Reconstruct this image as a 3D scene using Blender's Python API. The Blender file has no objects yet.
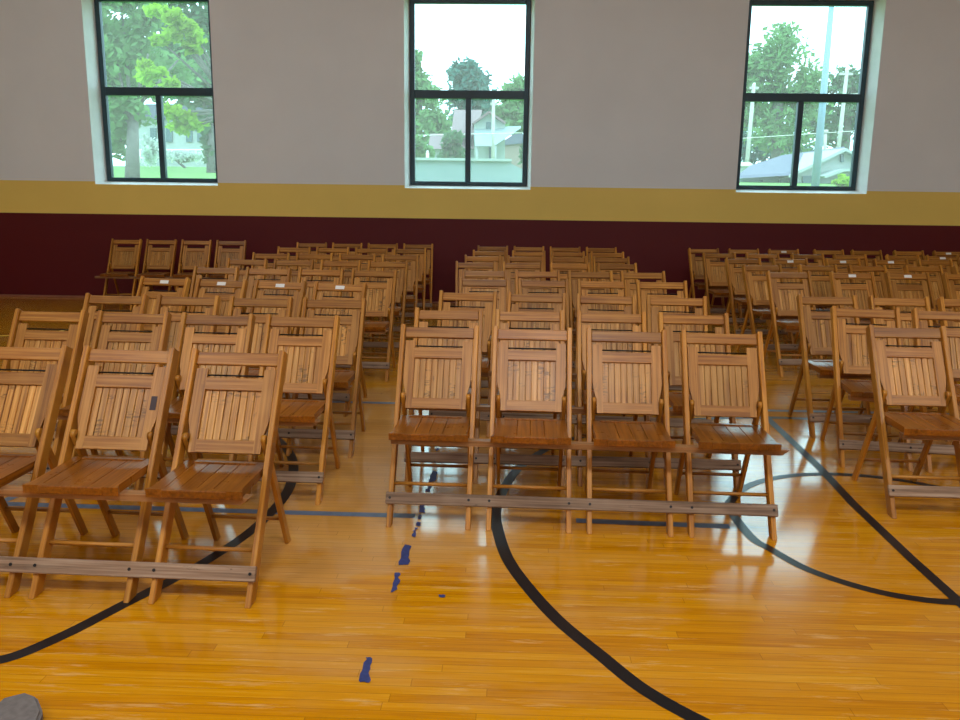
import bpy, bmesh, math, random
from mathutils import Vector, Matrix

random.seed(7)
S = bpy.context.scene
COL = S.collection

# ------------------------------------------------------------------ camera
F, PITCH, ROLL, CAMH = 828.25, 0.19741, 0.01295, 1.4615
cp, sp, cr, sr = math.cos(PITCH), math.sin(PITCH), math.cos(ROLL), math.sin(ROLL)
_r, _u, _f = Vector((1, 0, 0)), Vector((0, sp, cp)), Vector((0, cp, -sp))
RT, UP, FW = cr * _r + sr * _u, -sr * _r + cr * _u, _f
cam = bpy.data.cameras.new('camera')
cam.sensor_width = 36
cam.lens = F * 36 / 960
cam.clip_end = 500
camo = bpy.data.objects.new('camera', cam)
COL.objects.link(camo)
camo.matrix_world = Matrix(((RT.x, UP.x, -FW.x, 0), (RT.y, UP.y, -FW.y, 0), (RT.z, UP.z, -FW.z, CAMH), (0, 0, 0, 1)))
S.camera = camo


def ray(px, py):
    return (px - 480) / F * RT - (py - 360) / F * UP + FW


def at(px, py, Y):
    """the point of the place at distance Y in front of the camera that shows at this pixel"""
    d = ray(px, py)
    return Vector((0, 0, CAMH)) + d * (Y / d.y)


def on_floor(px, py):
    d = ray(px, py)
    return Vector((0, 0, CAMH)) + d * (-CAMH / d.z)


# ------------------------------------------------------------------ node helpers
class NT:
    def __init__(self, name):
        self.m = bpy.data.materials.new(name)
        self.m.use_nodes = True
        self.t = self.m.node_tree
        self.t.nodes.clear()
        self.out = self.t.nodes.new('ShaderNodeOutputMaterial')

    def n(self, typ, ins=None, **kw):
        nd = self.t.nodes.new(typ)
        for k, v in kw.items():
            setattr(nd, k, v)
        for k, v in (ins or {}).items():
            self.put(nd, k, v)
        return nd

    def put(self, nd, k, v):
        s = nd.inputs[k]
        if isinstance(v, bpy.types.NodeSocket):
            self.t.links.new(v, s)
        elif isinstance(v, bpy.types.Node):
            self.t.links.new(v.outputs[0], s)
        else:
            s.default_value = v

    def math(self, op, a, b=0.0, c=0.0):
        return self.n('ShaderNodeMath', {0: a, 1: b, 2: c}, operation=op).outputs[0]

    def mix(self, fac, a, b, blend='MIX'):
        nd = self.n('ShaderNodeMix', data_type='RGBA', blend_type=blend)
        for i, v in ((0, fac), (6, a), (7, b)):
            self.put(nd, i, v)
        return nd.outputs[2]

    def ramp(self, fac, stops, interp='LINEAR'):
        nd = self.n('ShaderNodeValToRGB', {0: fac})
        e = nd.color_ramp.elements
        nd.color_ramp.interpolation = interp
        while len(e) > 1:
            e.remove(e[-1])
        e[0].position, e[0].color = stops[0]
        for p, c in stops[1:]:
            k = e.new(p)
            k.color = c
        return nd.outputs[0]

    def bsdf(self, **kw):
        b = self.n('ShaderNodeBsdfPrincipled')
        names = dict(col='Base Color', rough='Roughness', metal='Metallic', spec='Specular IOR Level', coat='Coat Weight',
                     coatr='Coat Roughness', normal='Normal', trans='Transmission Weight')
        for k, v in kw.items():
            self.put(b, names[k], v)
        self.t.links.new(b.outputs[0], self.out.inputs[0])
        return b

    def bump(self, h, strength=.3, dist=.01):
        return self.n('ShaderNodeBump', {'Height': h, 'Strength': strength, 'Distance': dist}).outputs[0]


def C(r, g, b):
    def l(c):
        c /= 255
        return c / 12.92 if c <= .04045 else ((c + .055) / 1.055) ** 2.4
    return (l(r), l(g), l(b), 1)


def plain(name, col, rough=.6, noise=.12, scale=8, metal=0, spec=.4):
    t = NT(name)
    tc = t.n('ShaderNodeTexCoord')
    nz = t.n('ShaderNodeTexNoise', {'Vector': tc.outputs['Object'], 'Scale': scale, 'Detail': 5})
    dk = tuple(c * (1 - noise) for c in col[:3]) + (1,)
    lt = tuple(min(1, c * (1 + noise)) for c in col[:3]) + (1,)
    t.bsdf(col=t.ramp(nz.outputs[0], [(.3, dk), (.7, lt)]), rough=rough, metal=metal, spec=spec)
    return t.m


def wood(name, axis, base, dark, light, slat=None, rough=.42, wear=.25, coat=.25):
    """varnished old wood with grain along axis; slat = (axis, width) varies tone board by board"""
    t = NT(name)
    tc = t.n('ShaderNodeTexCoord')
    oi = t.n('ShaderNodeObjectInfo')
    off = t.n('ShaderNodeVectorMath', {0: tc.outputs['Object'], 1: t.n('ShaderNodeCombineXYZ', {
        0: t.math('MULTIPLY', oi.outputs['Random'], 37.), 1: t.math('MULTIPLY', oi.outputs['Random'], 91.),
        2: t.math('MULTIPLY', oi.outputs['Random'], 53.)}).outputs[0]}, operation='ADD').outputs[0]
    sc = [85, 85, 85]
    sc['xyz'.index(axis)] = 2.2
    if axis == 'z':
        sc[1] = 2.2                       # uprights lean, so the grain runs through y as well
    mp = t.n('ShaderNodeMapping', {'Vector': off, 'Scale': tuple(sc)})
    g = t.n('ShaderNodeTexNoise', {'Vector': mp.outputs[0], 'Scale': 1.0, 'Detail': 4, 'Roughness': .55, 'Distortion': .0})
    col = t.ramp(g.outputs[0], [(.28, dark), (.5, base), (.74, light)])
    # overall tone of each piece
    tone = t.math('MULTIPLY_ADD', oi.outputs['Random'], .42, .72)
    if slat:
        sep = t.n('ShaderNodeSeparateXYZ', {0: tc.outputs['Object']})
        k = t.math('FLOOR', t.math('DIVIDE', sep.outputs['xyz'.index(slat[0])], slat[1]))
        wn = t.n('ShaderNodeTexWhiteNoise', {'W': t.math('ADD', k, t.math('MULTIPLY', oi.outputs['Random'], 917.))}, noise_dimensions='1D')
        tone = t.math('MULTIPLY', tone, t.math('MULTIPLY_ADD', wn.outputs[0], .34, .83))
    col = t.mix(1.0, col, t.n('ShaderNodeCombineColor', {0: tone, 1: t.math('MULTIPLY', tone, .94), 2: t.math('MULTIPLY', tone, .95)}).outputs[0], 'MULTIPLY')
    # worn spots with ragged outline
    w = t.n('ShaderNodeTexNoise', {'Vector': off, 'Scale': 14., 'Detail': 8, 'Roughness': .7})
    wsc = [34, 34, 34]
    wsc['xyz'.index(axis)] = 9
    if axis == 'z':
        wsc[1] = 9
    wst = t.n('ShaderNodeTexNoise', {'Vector': t.n('ShaderNodeMapping', {'Vector': off, 'Scale': tuple(wsc)}).outputs[0], 'Scale': 1., 'Detail': 6, 'Roughness': .65})
    wf = t.ramp(wst.outputs[0], [(.64, (0, 0, 0, 1)), (.70, (wear, wear, wear, 1))])
    col = t.mix(wf, col, tuple(c * .22 for c in base[:3]) + (1,))
    if slat and axis == 'z':
        # dark cross-grain scuffs on some boards
        sp2 = t.n('ShaderNodeSeparateXYZ', {0: off})
        mv = t.n('ShaderNodeCombineXYZ', {0: t.math('MULTIPLY', k, 3.7), 1: t.math('MULTIPLY', sp2.outputs[0], 30.), 2: t.math('MULTIPLY', sp2.outputs[2], 130.)})
        mk = t.n('ShaderNodeTexNoise', {'Vector': mv.outputs[0], 'Scale': 1., 'Detail': 3})
        zone = t.n('ShaderNodeTexNoise', {'Vector': t.n('ShaderNodeCombineXYZ', {0: t.math('ADD', t.math('MULTIPLY', k, 5.3), t.math('MULTIPLY', oi.outputs['Random'], 331.)), 2: t.math('MULTIPLY', sp2.outputs[2], 8.)}).outputs[0], 'Scale': 1., 'Detail': 1})
        f = t.math('MULTIPLY', t.ramp(mk.outputs[0], [(.50, (0, 0, 0, 1)), (.58, (.75, .75, .75, 1))]), t.ramp(zone.outputs[0], [(.56, (0, 0, 0, 1)), (.62, (1, 1, 1, 1))]))
        col = t.mix(f, col, tuple(c * .25 for c in base[:3]) + (1,))
    w2 = t.n('ShaderNodeTexNoise', {'Vector': off, 'Scale': 5., 'Detail': 4})
    col = t.mix(t.ramp(w2.outputs[0], [(.5, (0, 0, 0, 1)), (.75, (.3, .3, .3, 1))]), col, light)
    r = t.math('MULTIPLY_ADD', w.outputs[0], .25, rough - .12)
    t.bsdf(col=col, rough=r, coat=coat, coatr=.3, spec=.22, normal=t.bump(g.outputs[0], .12, .002))
    return t.m


# ------------------------------------------------------------------ mesh helpers
def bm_box(bm, x0, x1, y0, y1, z0, z1, bev=0.0, mat=0, M=None):
    vs = [bm.verts.new((x, y, z)) for x in (x0, x1) for y in (y0, y1) for z in (z0, z1)]
    fs = [bm.faces.new([vs[i] for i in q]) for q in ((0, 1, 3, 2), (4, 6, 7, 5), (0, 4, 5, 1), (2, 3, 7, 6), (0, 2, 6, 4), (1, 5, 7, 3))]
    for f in fs:
        f.material_index = mat
    if bev:
        es = list({e for f in fs for e in f.edges})
        r = bmesh.ops.bevel(bm, geom=es, offset=bev, segments=1, affect='EDGES', profile=.5)
        for f in r['faces']:
            f.material_index = mat
        vs = list({v for f in bm.faces for v in f.verts if f.is_valid}) if M and False else [v for v in set(vs) | {v for f in r['faces'] for v in f.verts} | {v for f in fs if f.is_valid for v in f.verts} if v.is_valid]
    if M is not None:
        bmesh.ops.transform(bm, matrix=M, verts=vs)
    return vs


def bm_beam(bm, p0, p1, wx, wd, bev=.002, mat=0):
    """rectangular bar from p0 to p1; wx = size across x, wd = size across the other direction"""
    p0, p1 = Vector(p0), Vector(p1)
    d = (p1 - p0)
    z = d.normalized()
    x = Vector((1, 0, 0))
    x = (x - z * x.dot(z)).normalized()
    y = z.cross(x)
    M = Matrix(((x.x, y.x, z.x, p0.x), (x.y, y.y, z.y, p0.y), (x.z, y.z, z.z, p0.z), (0, 0, 0, 1)))
    return bm_box(bm, -wx / 2, wx / 2, -wd / 2, wd / 2, 0, d.length, bev, mat, M)


def bm_tube(bm, p0, p1, r0, r1=None, n=10, mat=0):
    p0, p1 = Vector(p0), Vector(p1)
    r1 = r0 if r1 is None else r1
    z = (p1 - p0).normalized()
    x = z.orthogonal().normalized()
    y = z.cross(x)
    a = [bm.verts.new(p0 + (x * math.cos(t) + y * math.sin(t)) * r0) for t in [2 * math.pi * i / n for i in range(n)]]
    b = [bm.verts.new(p1 + (x * math.cos(t) + y * math.sin(t)) * r1) for t in [2 * math.pi * i / n for i in range(n)]]
    for i in range(n):
        f = bm.faces.new((a[i], a[(i + 1) % n], b[(i + 1) % n], b[i]))
        f.smooth = True
        f.material_index = mat
    bm.faces.new(a[::-1]).material_index = mat
    bm.faces.new(b).material_index = mat


def bm_prism(bm, pts, ext, mat=0):
    """polygon pts (3D, planar) extruded by vector ext"""
    ext = Vector(ext)
    a = [bm.verts.new(Vector(p)) for p in pts]
    b = [bm.verts.new(Vector(p) + ext) for p in pts]
    n = len(a)
    fs = [bm.faces.new(a[::-1]), bm.faces.new(b)]
    for i in range(n):
        fs.append(bm.faces.new((a[i], a[(i + 1) % n], b[(i + 1) % n], b[i])))
    for f in fs:
        f.material_index = mat
    return a + b


def mesh(name, bm, mats, fix=True):
    if fix:
        bmesh.ops.recalc_face_normals(bm, faces=bm.faces)
    me = bpy.data.meshes.new(name)
    bm.to_mesh(me)
    bm.free()
    for m in (mats if isinstance(mats, (list, tuple)) else [mats]):
        me.materials.append(m)
    return me


def obj(name, me, parent=None):
    o = bpy.data.objects.new(name, me)
    COL.objects.link(o)
    if parent:
        o.parent = parent
    return o


def build(name, bm, mats, parent=None, fix=True):
    return obj(name, mesh(name, bm, mats, fix), parent)


def tag(o, label, cat, group=None, kind=None):
    o['label'], o['category'] = label, cat
    if group:
        o['group'] = group
    if kind:
        o['kind'] = kind
    return o


def structure(o):
    o['kind'] = 'structure'
    return o


def thing(name, label, cat, loc=(0, 0, 0), rz=0, group=None):
    o = bpy.data.objects.new(name, None)
    o.empty_display_size = .1
    COL.objects.link(o)
    o.location = loc
    o.rotation_euler = (0, 0, rz)
    return tag(o, label, cat, group)


# ------------------------------------------------------------------ materials
WB, WD, WL = C(164, 108, 36), C(120, 70, 18), C(192, 138, 58)
m_stile = wood('varnished_wood_upright', 'z', C(184, 122, 34), C(136, 80, 16), C(212, 154, 60))
m_rail = wood('varnished_wood_rail', 'x', WB, WD, WL)
m_panel = wood('worn_wood_boards', 'z', C(182, 128, 54), C(130, 80, 26), C(214, 166, 92), slat=('x', .0295), wear=.6, rough=.40, coat=.25)
m_frame = wood('worn_wood_frame', 'z', C(176, 120, 46), C(130, 80, 26), C(204, 150, 74), wear=.3, rough=.42, coat=.2)
m_framex = wood('worn_wood_cross_rail', 'x', C(168, 112, 42), C(124, 74, 24), C(196, 142, 68), wear=.3, rough=.42, coat=.2)
m_seat = wood('seat_wood_boards', 'y', C(132, 74, 8), C(94, 48, 5), C(158, 98, 22), slat=('x', .075), rough=.3, coat=.4)
m_board = wood('weathered_grey_board', 'x', C(146, 120, 94), C(96, 76, 58), C(182, 160, 134), rough=.65, wear=.8, coat=0)
m_bar = wood('brown_seat_bar', 'x', C(150, 106, 62), C(106, 70, 38), C(182, 136, 88), rough=.5)
m_steel = plain('dark_steel', C(46, 42, 40), .45, metal=.8)
m_white = plain('white_paper', C(236, 234, 226), .7, .03)
m_tape = plain('black_tape', C(58, 40, 38), .5)


def floor_material():
    t = NT('maple_strip_floor')
    tc = t.n('ShaderNodeTexCoord')
    mp = t.n('ShaderNodeMapping', {'Vector': tc.outputs['Object'], 'Rotation': (0, 0, .030)})
    sep = t.n('ShaderNodeSeparateXYZ', {0: mp.outputs[0]})
    X, Y = sep.outputs[0], sep.outputs[1]
    W = .041
    yr = t.math('DIVIDE', Y, W)
    row = t.math('FLOOR', yr)
    fy = t.math('FRACT', yr)
    wn = t.n('ShaderNodeTexWhiteNoise', {'W': row}, noise_dimensions='1D')
    xs = t.math('DIVIDE', t.math('ADD', X, t.math('MULTIPLY', wn.outputs[0], 7.3)), 1.35)
    colm = t.math('FLOOR', xs)
    fx = t.math('FRACT', xs)
    cell = t.n('ShaderNodeTexWhiteNoise', {'Vector': t.n('ShaderNodeCombineXYZ', {0: colm, 1: row, 2: 0.}).outputs[0]}, noise_dimensions='3D')
    # grain
    gm = t.n('ShaderNodeMapping', {'Vector': mp.outputs[0], 'Scale': (2.2, 55, 1)})
    gsh = t.n('ShaderNodeVectorMath', {0: gm.outputs[0], 1: cell.outputs['Color']}, operation='ADD')
    gr = t.n('ShaderNodeTexNoise', {'Vector': gsh.outputs[0], 'Scale': 1.5, 'Detail': 5, 'Roughness': .6})
    tone = t.math('MULTIPLY_ADD', cell.outputs['Value'], .26, t.math('MULTIPLY', gr.outputs[0], .74))
    col = t.ramp(tone, [(.22, C(178, 106, 2)), (.45, C(204, 132, 2)), (.62, C(214, 144, 6)), (.85, C(224, 164, 40))])
    # faded bands and worn patches of the varnish
    wm = t.n('ShaderNodeMapping', {'Vector': mp.outputs[0], 'Scale': (.8, 2.2, 1)})
    wz = t.n('ShaderNodeTexNoise', {'Vector': wm.outputs[0], 'Scale': 1.3, 'Detail': 7, 'Roughness': .62})
    col = t.mix(t.ramp(wz.outputs[0], [(.52, (0, 0, 0, 1)), (.72, (.5, .5, .5, 1))]), col, C(206, 154, 90))
    sm = t.n('ShaderNodeMapping', {'Vector': mp.outputs[0], 'Scale': (3, 22, 1)})
    sz = t.n('ShaderNodeTexNoise', {'Vector': sm.outputs[0], 'Scale': 1.1, 'Detail': 6, 'Roughness': .7})
    col = t.mix(t.ramp(sz.outputs[0], [(.57, (0, 0, 0, 1)), (.68, (.7, .7, .7, 1))]), col, C(224, 172, 98))
    # a worn, paler stretch of varnish in the aisle with a ragged edge
    ez = t.n('ShaderNodeTexNoise', {'Vector': tc.outputs['Object'], 'Scale': 2.4, 'Detail': 6})
    jit = t.math('MULTIPLY_ADD', ez.outputs[0], .9, -.45)
    dx = t.math('DIVIDE', t.math('ABSOLUTE', t.math('ADD', X, .55)), .75)
    dy = t.math('DIVIDE', t.math('ABSOLUTE', t.math('ADD', Y, -4.55)), 1.6)
    ed = t.math('ADD', t.math('MAXIMUM', dx, dy), jit)
    col = t.mix(t.ramp(ed, [(.90, (.5, .5, .5, 1)), (1.0, (0, 0, 0, 1))]), col, C(208, 160, 98))
    # joints
    g1 = t.math('LESS_THAN', t.math('MINIMUM', fy, t.math('SUBTRACT', 1., fy)), .028)
    g2 = t.math('LESS_THAN', t.math('MINIMUM', fx, t.math('SUBTRACT', 1., fx)), .0009)
    gap = t.math('MAXIMUM', g1, g2)
    col = t.mix(t.math('MULTIPLY', gap, .4), col, C(96, 50, 12))
    rz = t.math('MULTIPLY_ADD', wz.outputs[0], .16, .07)
    rough = t.math('ADD', rz, t.math('MULTIPLY', cell.outputs['Value'], .05))
    wav = t.n('ShaderNodeTexNoise', {'Vector': mp.outputs[0], 'Scale': 3.0, 'Detail': 2})
    hgt = t.math('ADD', t.math('MULTIPLY', gap, -.35), t.math('MULTIPLY', t.math('ADD', cell.outputs['Value'], wav.outputs[0]), .35))
    t.bsdf(col=col, rough=rough, spec=.3, coat=.7, coatr=.10, normal=t.bump(hgt, .05, .004))
    return t.m


def wall_material():
    t = NT('painted_wall_with_bands')
    tc = t.n('ShaderNodeTexCoord')
    sep = t.n('ShaderNodeSeparateXYZ', {0: tc.outputs['Object']})
    z = sep.outputs[2]
    nz = t.n('ShaderNodeTexNoise', {'Vector': tc.outputs['Object'], 'Scale': 1.2, 'Detail': 5})
    a = t.mix(t.math('GREATER_THAN', z, 1.138), C(92, 20, 23), C(242, 210, 108))
    b = t.mix(t.math('GREATER_THAN', z, 1.567), a, C(231, 235, 233))
    var = t.math('MULTIPLY_ADD', nz.outputs[0], .14, .93)
    b = t.mix(1.0, b, t.n('ShaderNodeCombineColor', {0: var, 1: var, 2: var}).outputs[0], 'MULTIPLY')
    fn = t.n('ShaderNodeTexNoise', {'Vector': tc.outputs['Object'], 'Scale': 90., 'Detail': 3})
    t.bsdf(col=b, rough=.5, spec=.3, normal=t.bump(fn.outputs[0], .08, .003))
    return t.m


m_floor, m_wall = floor_material(), wall_material()
m_reveal = plain('white_window_reveal', C(242, 243, 240), .6, .04, 6)
m_frame_dark = plain('glare_tinted_window_frame', C(36, 62, 72), .4, .08, spec=.5)  # a little of the panes' bluish glare is put into this colour
m_line_black = plain('black_court_paint', C(26, 24, 26), .3, .25, 20)
m_line_blue = plain('faded_blue_court_paint', C(92, 108, 128), .35, .25, 25)
m_tape_blue = plain('torn_blue_tape', C(50, 60, 110), .5, .3, 60)
m_line_yellow = plain('yellow_court_paint', C(240, 204, 90), .35, .1)
m_ceiling = plain('ceiling_paint', C(118, 110, 102), .8, .03)


def glass_material():
    t = NT('tinted_hazy_glass')
    tr = t.n('ShaderNodeBsdfTransparent', {'Color': (.56, .90, .96, 1)})
    gl = t.n('ShaderNodeBsdfGlossy', {'Color': (1, 1, 1, 1), 'Roughness': .02})
    veil = t.n('ShaderNodeBsdfTranslucent', {'Color': (.75, .95, .97, 1)})  # bright haze over the view, put into the glass as a translucent share
    fr = t.n('ShaderNodeFresnel', {'IOR': 1.4})
    tc = t.n('ShaderNodeTexCoord')
    nz = t.n('ShaderNodeTexNoise', {'Vector': tc.outputs['Object'], 'Scale': 3., 'Detail': 4})
    m1 = t.n('ShaderNodeMixShader', {0: t.math('MULTIPLY_ADD', nz.outputs[0], .05, .09), 1: tr.outputs[0], 2: veil.outputs[0]})
    m2 = t.n('ShaderNodeMixShader', {0: fr.outputs[0], 1: m1.outputs[0], 2: gl.outputs[0]})
    t.t.links.new(m2.outputs[0], t.out.inputs[0])
    return t.m


m_glass = glass_material()

# ------------------------------------------------------------------ room shell
WY, WM = 11.15, -.03                      # the far wall: y = WY + WM * x
WROT = math.atan(WM)


def wall_xy(s, d=0.0):
    """point s metres along the far wall, d metres outward through it"""
    c, n = math.cos(WROT), math.sin(WROT)
    return (c * s - n * d, WY + n * s + c * d)


XL, XR, YB, ZC = -8.6, 9.2, -7.0, 6.2
bm = bmesh.new()
bm_box(bm, XL - .3, XR + .3, YB - .3, 12.0, -.12, 0)
structure(build('floor', bm, m_floor))
bm = bmesh.new()
bm_box(bm, XL - .3, XR + .3, YB - .3, 12.0, ZC, ZC + .1)
structure(build('ceiling', bm, m_ceiling))
bm = bmesh.new()
bm_box(bm, XL - .2, XL, YB, 11.9, 0, ZC)
structure(build('wall_left', bm, m_wall))
bm = bmesh.new()
bm_box(bm, XR, XR + .2, YB, 11.9, 0, ZC)
structure(build('wall_right', bm, m_wall))
bm = bmesh.new()
bm_box(bm, XL, XR, YB - .2, YB, 0, ZC)
structure(build('wall_near', bm, m_wall))

DEPTH, SPL = .30, .045                    # window recess: depth and splay
WIN = [(-5.13, -3.565), (-.98, .59), (3.36, 4.955)]    # clear frame extents along the wall
WZ0, WZ1 = 1.575, 3.945
bm = bmesh.new()
OPN = [(a - SPL, b + SPL, WZ0 - SPL, WZ1 + SPL) for a, b in WIN]


def wv(s, z, d=0.0):
    return bm.verts.new((s, d, z))


def quad(pts, mi=0):
    f = bm.faces.new([wv(*p) for p in pts])
    f.material_index = mi


s_prev = XL - .1
for (a, b, z0, z1) in OPN:
    quad([(s_prev, 0), (a, 0), (a, ZC), (s_prev, ZC)])
    quad([(a, 0), (b, 0), (b, z0), (a, z0)])
    quad([(a, z1), (b, z1), (b, ZC), (a, ZC)])
    s_prev = b
quad([(s_prev, 0), (XR + .1, 0), (XR + .1, ZC), (s_prev, ZC)])
for (a, b, z0, z1), (a2, b2) in zip(OPN, WIN):
    o = [(a, z0), (b, z0), (b, z1), (a, z1)]
    i = [(a2, WZ0), (b2, WZ0), (b2, WZ1), (a2, WZ1)]
    for k in range(4):
        p, q, r, s = o[k], o[(k + 1) % 4], i[(k + 1) % 4], i[k]
        quad([(p[0], p[1], 0), (q[0], q[1], 0), (r[0], r[1], DEPTH), (s[0], s[1], DEPTH)], 1)
# outer skin of the wall, so the recess ends in masonry
s_prev = XL - .1
for (a, b) in WIN:
    quad([(s_prev, 0, DEPTH), (a, 0, DEPTH), (a, ZC, DEPTH), (s_prev, ZC, DEPTH)])
    quad([(a, 0, DEPTH), (b, 0, DEPTH), (b, WZ0, DEPTH), (a, WZ0, DEPTH)])
    quad([(a, WZ1, DEPTH), (b, WZ1, DEPTH), (b, ZC, DEPTH), (a, ZC, DEPTH)])
    s_prev = b
quad([(s_prev, 0, DEPTH), (XR + .1, 0, DEPTH), (XR + .1, ZC, DEPTH), (s_prev, ZC, DEPTH)])
bmesh.ops.remove_doubles(bm, verts=bm.verts, dist=1e-4)
w = structure(build('wall_far', bm, [m_wall, m_reveal]))
w.location = (0, WY, 0)
w.rotation_euler = (0, 0, WROT)

bm = bmesh.new()
bm_box(bm, XL, XR, -.018, -.001, 0, .028, .004)
b = structure(build('baseboard_far', bm, plain('baseboard_paint', C(150, 96, 70), .5)))
b.location = (0, WY, 0)
b.rotation_euler = (0, 0, WROT)

for k, (a, b) in enumerate(WIN):
    wroot = bpy.data.objects.new('window_%d' % (k + 1), None)
    COL.objects.link(wroot)
    structure(wroot)
    x, y = wall_xy(0, DEPTH)
    wroot.location = (x, y, 0)
    wroot.rotation_euler = (0, 0, WROT)
    bm = bmesh.new()
    t = .062
    zm0, zm1 = 2.70, 2.805
    mid = (a + b) / 2 - .01
    y0, y1 = -.05, .03
    bm_box(bm, a, a + t, y0, y1, WZ0, WZ1, .004)
    bm_box(bm, b - t, b, y0, y1, WZ0, WZ1, .004)
    bm_box(bm, a + t, b - t, y0, y1, WZ0, WZ0 + .05, .004)
    bm_box(bm, a + t, b - t, y0, y1, WZ1 - t, WZ1, .004)
    bm_box(bm, a + t, b - t, y0, y1, zm0, zm1, .004)
    bm_box(bm, mid - .036, mid + .036, y0, y1, WZ0 + .05, zm0, .004)
    structure(build('window_frame', bm, m_frame_dark, wroot))
    for (p, q, r, s) in ((a + t, b - t, zm1, WZ1 - t), (a + t, mid - .036, WZ0 + .05, zm0), (mid + .036, b - t, WZ0 + .05, zm0)):
        bm = bmesh.new()
        vs = [bm.verts.new(v) for v in ((p, 0, r), (q, 0, r), (q, 0, s), (p, 0, s))]
        bm.faces.new(vs)
        structure(build('window_pane', bm, m_glass, wroot))

# ------------------------------------------------------------------ court markings


def spline(pts, n=10):
    P = [pts[0]] + list(pts) + [pts[-1]]
    out = []
    for i in range(1, len(P) - 2):
        for k in range(n):
            t = k / n
            p0, p1, p2, p3 = (Vector(q) for q in P[i - 1:i + 3])
            out.append(.5 * (2 * p1 + (p2 - p0) * t + (2 * p0 - 5 * p1 + 4 * p2 - p3) * t * t + (3 * p1 - p0 - 3 * p2 + p3) * t ** 3))
    out.append(Vector(pts[-1]))
    return out


def loop(pts, n=8):
    N = len(pts)
    out = []
    for i in range(N):
        p0, p1, p2, p3 = (Vector(pts[(i + k) % N]) for k in (-1, 0, 1, 2))
        for k in range(n):
            t = k / n
            out.append(.5 * (2 * p1 + (p2 - p0) * t + (2 * p0 - 5 * p1 + 4 * p2 - p3) * t * t + (3 * p1 - p0 - 3 * p2 + p3) * t ** 3))
    return out


def line(pts, width, mat, name='court_line', z=.0012, th=.001, closed=False):
    bm = bmesh.new()
    L, Rr = [], []
    n = len(pts)
    for i, p in enumerate(pts):
        a = pts[(i - 1) % n] if closed else pts[max(0, i - 1)]
        b = pts[(i + 1) % n] if closed else pts[min(n - 1, i + 1)]
        d = (Vector(b) - Vector(a)).normalized()
        q = Vector((-d.y, d.x)) * width / 2
        L.append(bm.verts.new((p[0] + q.x, p[1] + q.y, z)))
        Rr.append(bm.verts.new((p[0] - q.x, p[1] - q.y, z)))
    for i in range(n if closed else n - 1):
        j = (i + 1) % n
        bm.faces.new((L[i], Rr[i], Rr[j], L[j]))
    for f in bm.faces:
        if f.normal.z < 0:
            f.normal_flip()
    return structure(build(name, bm, mat, fix=False))


def circ(cx, cy, r, a0, a1, n):
    return [(cx + r * math.cos(math.radians(a0 + (a1 - a0) * i / n)), cy + r * math.sin(math.radians(a0 + (a1 - a0) * i / n))) for i in range(n + 1)]


big = [(.616, 2.134), (.499, 2.274), (.402, 2.45), (.291, 2.659), (.2, 2.895), (.126, 3.154), (.092, 3.42), (.083, 3.673), (.122, 3.95),
       (.227, 4.334), (.435, 4.729), (.60, 4.90)]
big += circ(1.95, 3.56, 1.88, 115, -110, 22) + [(1.06, 1.87), (.88, 1.94), (.735, 2.03)]
line(loop(big), .052, m_line_black, closed=True)
lc = [(-1.504, 2.376), (-1.385, 2.517), (-1.27, 2.74), (-1.128, 3.02), (-1.02, 3.317), (-.965, 3.6), (-.95, 3.93)]
lc += circ(-2.77, 3.85, 1.82, 14, 308, 30)
line(loop(lc), .052, m_line_black, closed=True)
sc_ = [(1.2, 3.42), (1.242, 3.295), (1.309, 3.133), (1.387, 3.028), (1.499, 2.931), (1.621, 2.87), (1.782, 2.84)]
sc_ += circ(1.9, 3.56, .72, -75, 165, 20)
line(loop(sc_), .045, m_line_black, z=.0016, closed=True)
line([(1.62, -2.0), (1.79, 2.86), (1.80, 3.2), (1.835, 3.85), (1.89, 4.4), (2.0, 6.3), (2.2, 10.8)], .048, m_line_black, z=.0020)
line([(-8.0, 4.05), (-2.36, 3.70), (-.85, 3.632), (-.291, 3.611)], .05, m_line_blue, z=.0008)
line([(.45, 3.582), (.829, 3.554), (1.14, 3.535)], .05, m_line_blue, z=.0008)
line([(-8.0, 5.95), (-.8, 5.71), (8, 5.47)], .05, m_line_blue, z=.0008)
line([(-2.30, 3.62), (-2.22, 3.85), (-2.02, 4.12)], .05, m_line_blue, z=.0010)
line(spline([(-4.9, 8.2), (-4.5, 8.42), (-4.38, 8.65), (-4.36, 9.0), (-4.5, 9.6)], 6), .045, m_line_yellow, z=.0010)

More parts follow.
